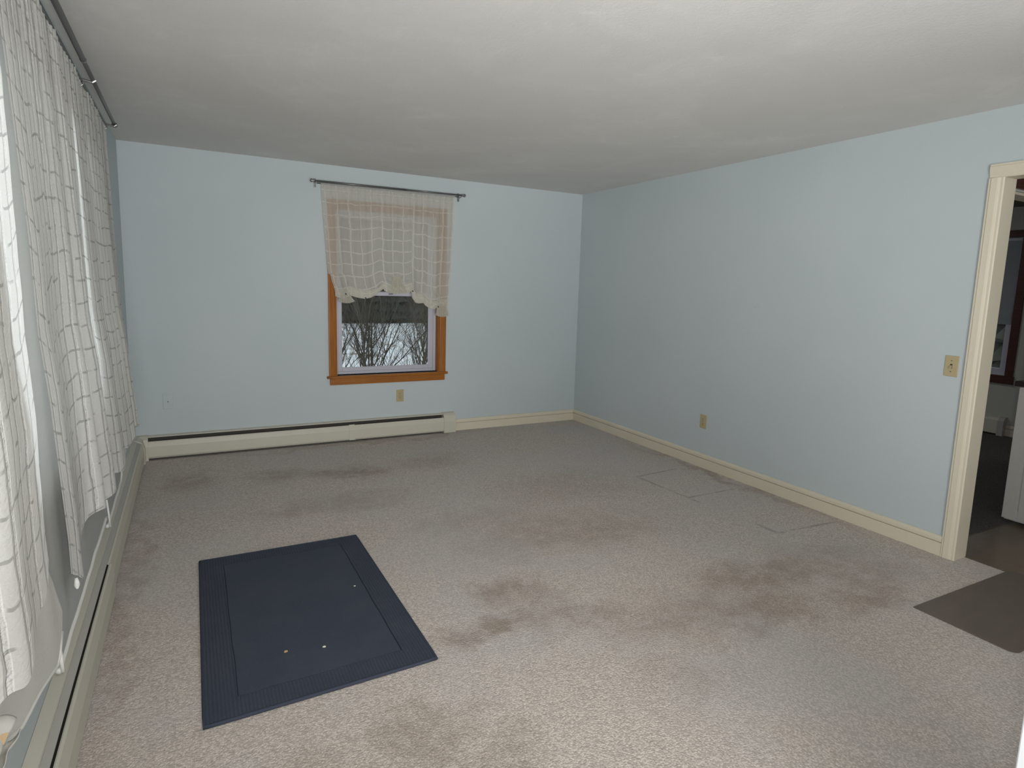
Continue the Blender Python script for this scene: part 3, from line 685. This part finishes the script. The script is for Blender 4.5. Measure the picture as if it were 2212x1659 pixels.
a = frame_r(MB(), fy0, fy1, fz0, 1.32, fwx+.03, fwx+.06, .07).build('lower_sash', VINYL, w3); MB().box(fwx+.043, fwx+.047, fy0+.065, fy1-.065, fz0+.06, 1.27).build('glass_pane', GLASS, a)
a = frame_r(MB(), fy0, fy1, 1.28, fz1, fwx+.065, fwx+.095, .055).build('upper_sash', VINYL, w3); MB().box(fwx+.078, fwx+.082, fy0+.05, fy1-.05, 1.33, fz1-.05).build('glass_pane', GLASS, a)
sh = MB().grid(lambda u, v: Vector((fwx+.02+.003*math.sin(v*40), fy0+.025+(fy1-fy0-.05)*u, fz1-.03-.88*v)), 4, 60).build('window_shade', plain('grey pulled shade', (150, 156, 162), .7), solid=.002)
tag(sh, 'grey pulled-down shade in the dark framed far window', 'window shade')
t = thing('baseboard_heater', 'dim cream baseboard heater on the far wall beyond the doorway', 'heater', (fwx, 4.0, 0))
MB().prism([(0, .02), (0, .19), (.04, .185), (.066, .16), (.07, .02)], (fwx, 3.16, 0.004), (fwx, 5.6, 0.004), (-1, 0, 0), (0, 0, 1)).build('front_panel', HEAT, t)
MB().prism([(0, .0), (0, .2), (.045, .195), (.075, .16), (.078, .0)], (fwx, 3.11, 0.004), (fwx, 3.165, 0.004), (-1, 0, 0), (0, 0, 1)).build('end_cap', FLAP, t)
struct(MB().prism(BB, (fwx, -.4, .004), (fwx, 3.11, .004), (-1, 0, 0), (0, 0, 1)).build('baseboard_far', CREAM))
# counter end, white beadboard
cab = thing('base_cabinet', 'white grooved cabinet side panel beyond the doorway at the right edge', 'cabinet', (5.0, 1.55, 0))
bx = MB(); bx.box(4.66, 5.9, 1.25, 1.845, .10, .90).box(4.72, 5.9, 1.29, 1.80, 0.004, .10)
for i in range(7):
    yy = 1.262+i*.085; bx.box(4.652, 4.662, yy, yy+.078, .03, .895)
bx.build('cabinet_body', plain('white cabinet paint', (205, 203, 196), .45), cab, bevel=.002)
MB().box(4.66, 4.72, 1.25, 1.845, .02, .10).build('toe_board', WHITE, cab, bevel=.01)
o = MB().box(4.62, 5.95, 1.22, 1.868, .902, .936).build('countertop', plain('dark counter laminate', (52, 46, 44), .3), bevel=.006); tag(o, 'dark worktop on the white cabinet beyond the doorway', 'countertop')
ap = thing('countertop_appliance', 'pale boxy appliance on the dark worktop at the right edge', 'appliance', (4.85, 1.72, .936))
MB().box(4.68, 5.05, 1.55, 1.848, .945, 1.16).build('housing', WHITE, ap, bevel=.012, seg=3)
MB().box(4.676, 4.681, 1.57, 1.77, .97, 1.13).build('front_door', DARK, ap)
for yy in (1.58, 1.82): MB().tube([(4.72, yy, .936), (4.72, yy, .948)], .012, 10).build('foot', DARK, ap)

# ------------------------------------------------------------------ outdoors
G = -1.0
def ground(u, v):
    x = -30+90*u; y = -8+100*v if True else 0
    z = G-.25*math.sin(x*.12)*.5+.15*noise.noise(Vector((x*.15, y*.15, 0)))
    if y < 7: z = G-.2
    if y > 38: z += (y-38)*.42
    return Vector((x, y, z))
SN = m_snow()
g = MB().grid(lambda u, v: ground(u, v*.455), 90, 60).build('ground', SN, smooth=True); struct(g, 'snow covered yard outside the back window', 'snow')
HS = plain('leafless wooded slope', (96, 94, 86), .95, .05, var=.35, sc=1.4)
g = MB().grid(lambda u, v: ground(u, .455+v*.545)-Vector((0, 0, .1 if v > 0 else .0)), 60, 30).build('hillside', HS, smooth=True); struct(g, 'dark wooded hillside behind the snowy yard', 'hillside')
BARK = plain('dark wet bark', (84, 78, 70), .9, .1, var=.3, sc=20)
TWIG = plain('grey twig bark', (104, 98, 88), .9, .1, var=.3, sc=20)
def branch(m, p, d, ln, r, depth, rr, bias):
    pts = [p]; rad = [r]; cur_ = p.copy(); dd = d.normalized(); n = 4
    for i in range(n):
        dd = (dd+Vector((rr.uniform(-.16, .16), rr.uniform(-.16, .16), rr.uniform(-.06, .12)))+bias*.04).normalized()
        cur_ = cur_+dd*ln/n; pts.append(cur_.copy()); rad.append(r*(1-.6*(i+1)/n))
        if depth > 0 and i >= 0:
            for q in range(2 if depth > 1 else rr.choice((1, 2))):
                nd = (dd+Vector((rr.uniform(-.75, .75), rr.uniform(-.75, .75), rr.uniform(-.1, .6)))).normalized()
                branch(m, cur_.copy(), nd, ln*rr.uniform(.45, .7), max(rad[-1]*.6, .0022), depth-1, rr, bias)
    m.tube(pts, rad, 5 if depth > 0 else 3, cap=False)
def shrub(x, y, hgt, stems, seed, label, lean=(0.25, 0, 0), base_z=G-.1):
    rr = random.Random(seed); t = thing('bare_shrub', label, 'shrub', (x, y, base_z), 'bare shrubs in the snowy yard')
    for k in range(stems):
        m = MB(); a = 2*PI*k/stems+rr.random(); sp = rr.uniform(.25, .6)
        branch(m, Vector((x+.12*math.cos(a), y+.12*math.sin(a), base_z)), Vector((math.cos(a)*sp+lean[0], math.sin(a)*sp*.6, 1)), hgt*rr.uniform(.75, 1.0), .030*rr.uniform(.6, 1.1), 3, rr, Vector(lean))
        m.build('stem', BARK if k % 2 else TWIG, t)
shrub(2.32, 8.6, 2.3, 5, 3, 'large bare shrub with forked dark stems just outside the back window')
shrub(4.05, 11.4, 1.9, 4, 8, 'bare shrub leaning right behind the large forked shrub', (.5, 0, 0))
shrub(2.25, 11.6, 2.1, 4, 12, 'dense bare shrub at the left of the window view', (-.2, 0, 0))
shrub(5.3, 15.0, 1.8, 4, 21, 'smaller bare shrub farther out at the right of the window view', (.3, 0, 0))
CON = plain('dark conifer needles', (84, 86, 78), .95, .05, var=.3, sc=3)
def conifer():
    t = thing('conifer_tree', 'dark conifer in the tree line behind the snowy yard', 'tree', (0, 0, 0), 'conifers in the far tree line')
    o = MB().tube([(0, 0, -1), (0, 0, 5), (0, 0, 9.6)], [.16, .10, .02], 8).build('trunk', BARK, t)
    m = MB(); rr = random.Random(5)
    for k in range(16):
        z = .4+k*.58; rad = 1.35*(1-k/17.5)+.1; n = 18; vs = [(0, 0, z+1.05)]
        for j in range(n*2):
            a = PI*j/n+k*.4; r = rad*(1.0 if j % 2 == 0 else .62)*rr.uniform(.8, 1.12); vs.append((r*math.cos(a), r*math.sin(a), z-.15*rad+rr.uniform(-.1, .1)))
        m.add(vs, [(0, 1+j, 1+(j+1) % (2*n)) for j in range(2*n)]+[tuple(range(2*n, 0, -1))])
    m.build('foliage', CON, t); return t
ct = conifer(); first = True
for k in range(30):
    row, col = k % 3, k//3; x = 3.2+col*2.6+row*1.3*(row == 1); y = 37.8+row*3.6; s = rnd.uniform(.78, .95)
    if first: r_ = ct; first = False
    else:
        r_ = ct.copy(); C.objects.link(r_)
        for chd in list(ct.children):
            c2 = chd.copy(); C.objects.link(c2); c2.parent = r_
    r_.location = (x, y, G+max(0, (y-38)*.42)); r_.scale = (s, s, s); r_.rotation_euler = (0, 0, rnd.uniform(0, 6))

for x, y in ((13.0, 5.2), (12.6, 7.4), (14.5, 3.4)):
    r_ = ct.copy(); C.objects.link(r_); r_['label'] = 'dark conifer outside the mahogany framed far window'; r_['group'] = 'conifers outside the far window'
    for chd in list(ct.children):
        c2 = chd.copy(); C.objects.link(c2); c2.parent = r_
    r_.location = (x, y, G-.3); r_.scale = (.8, .8, .55)
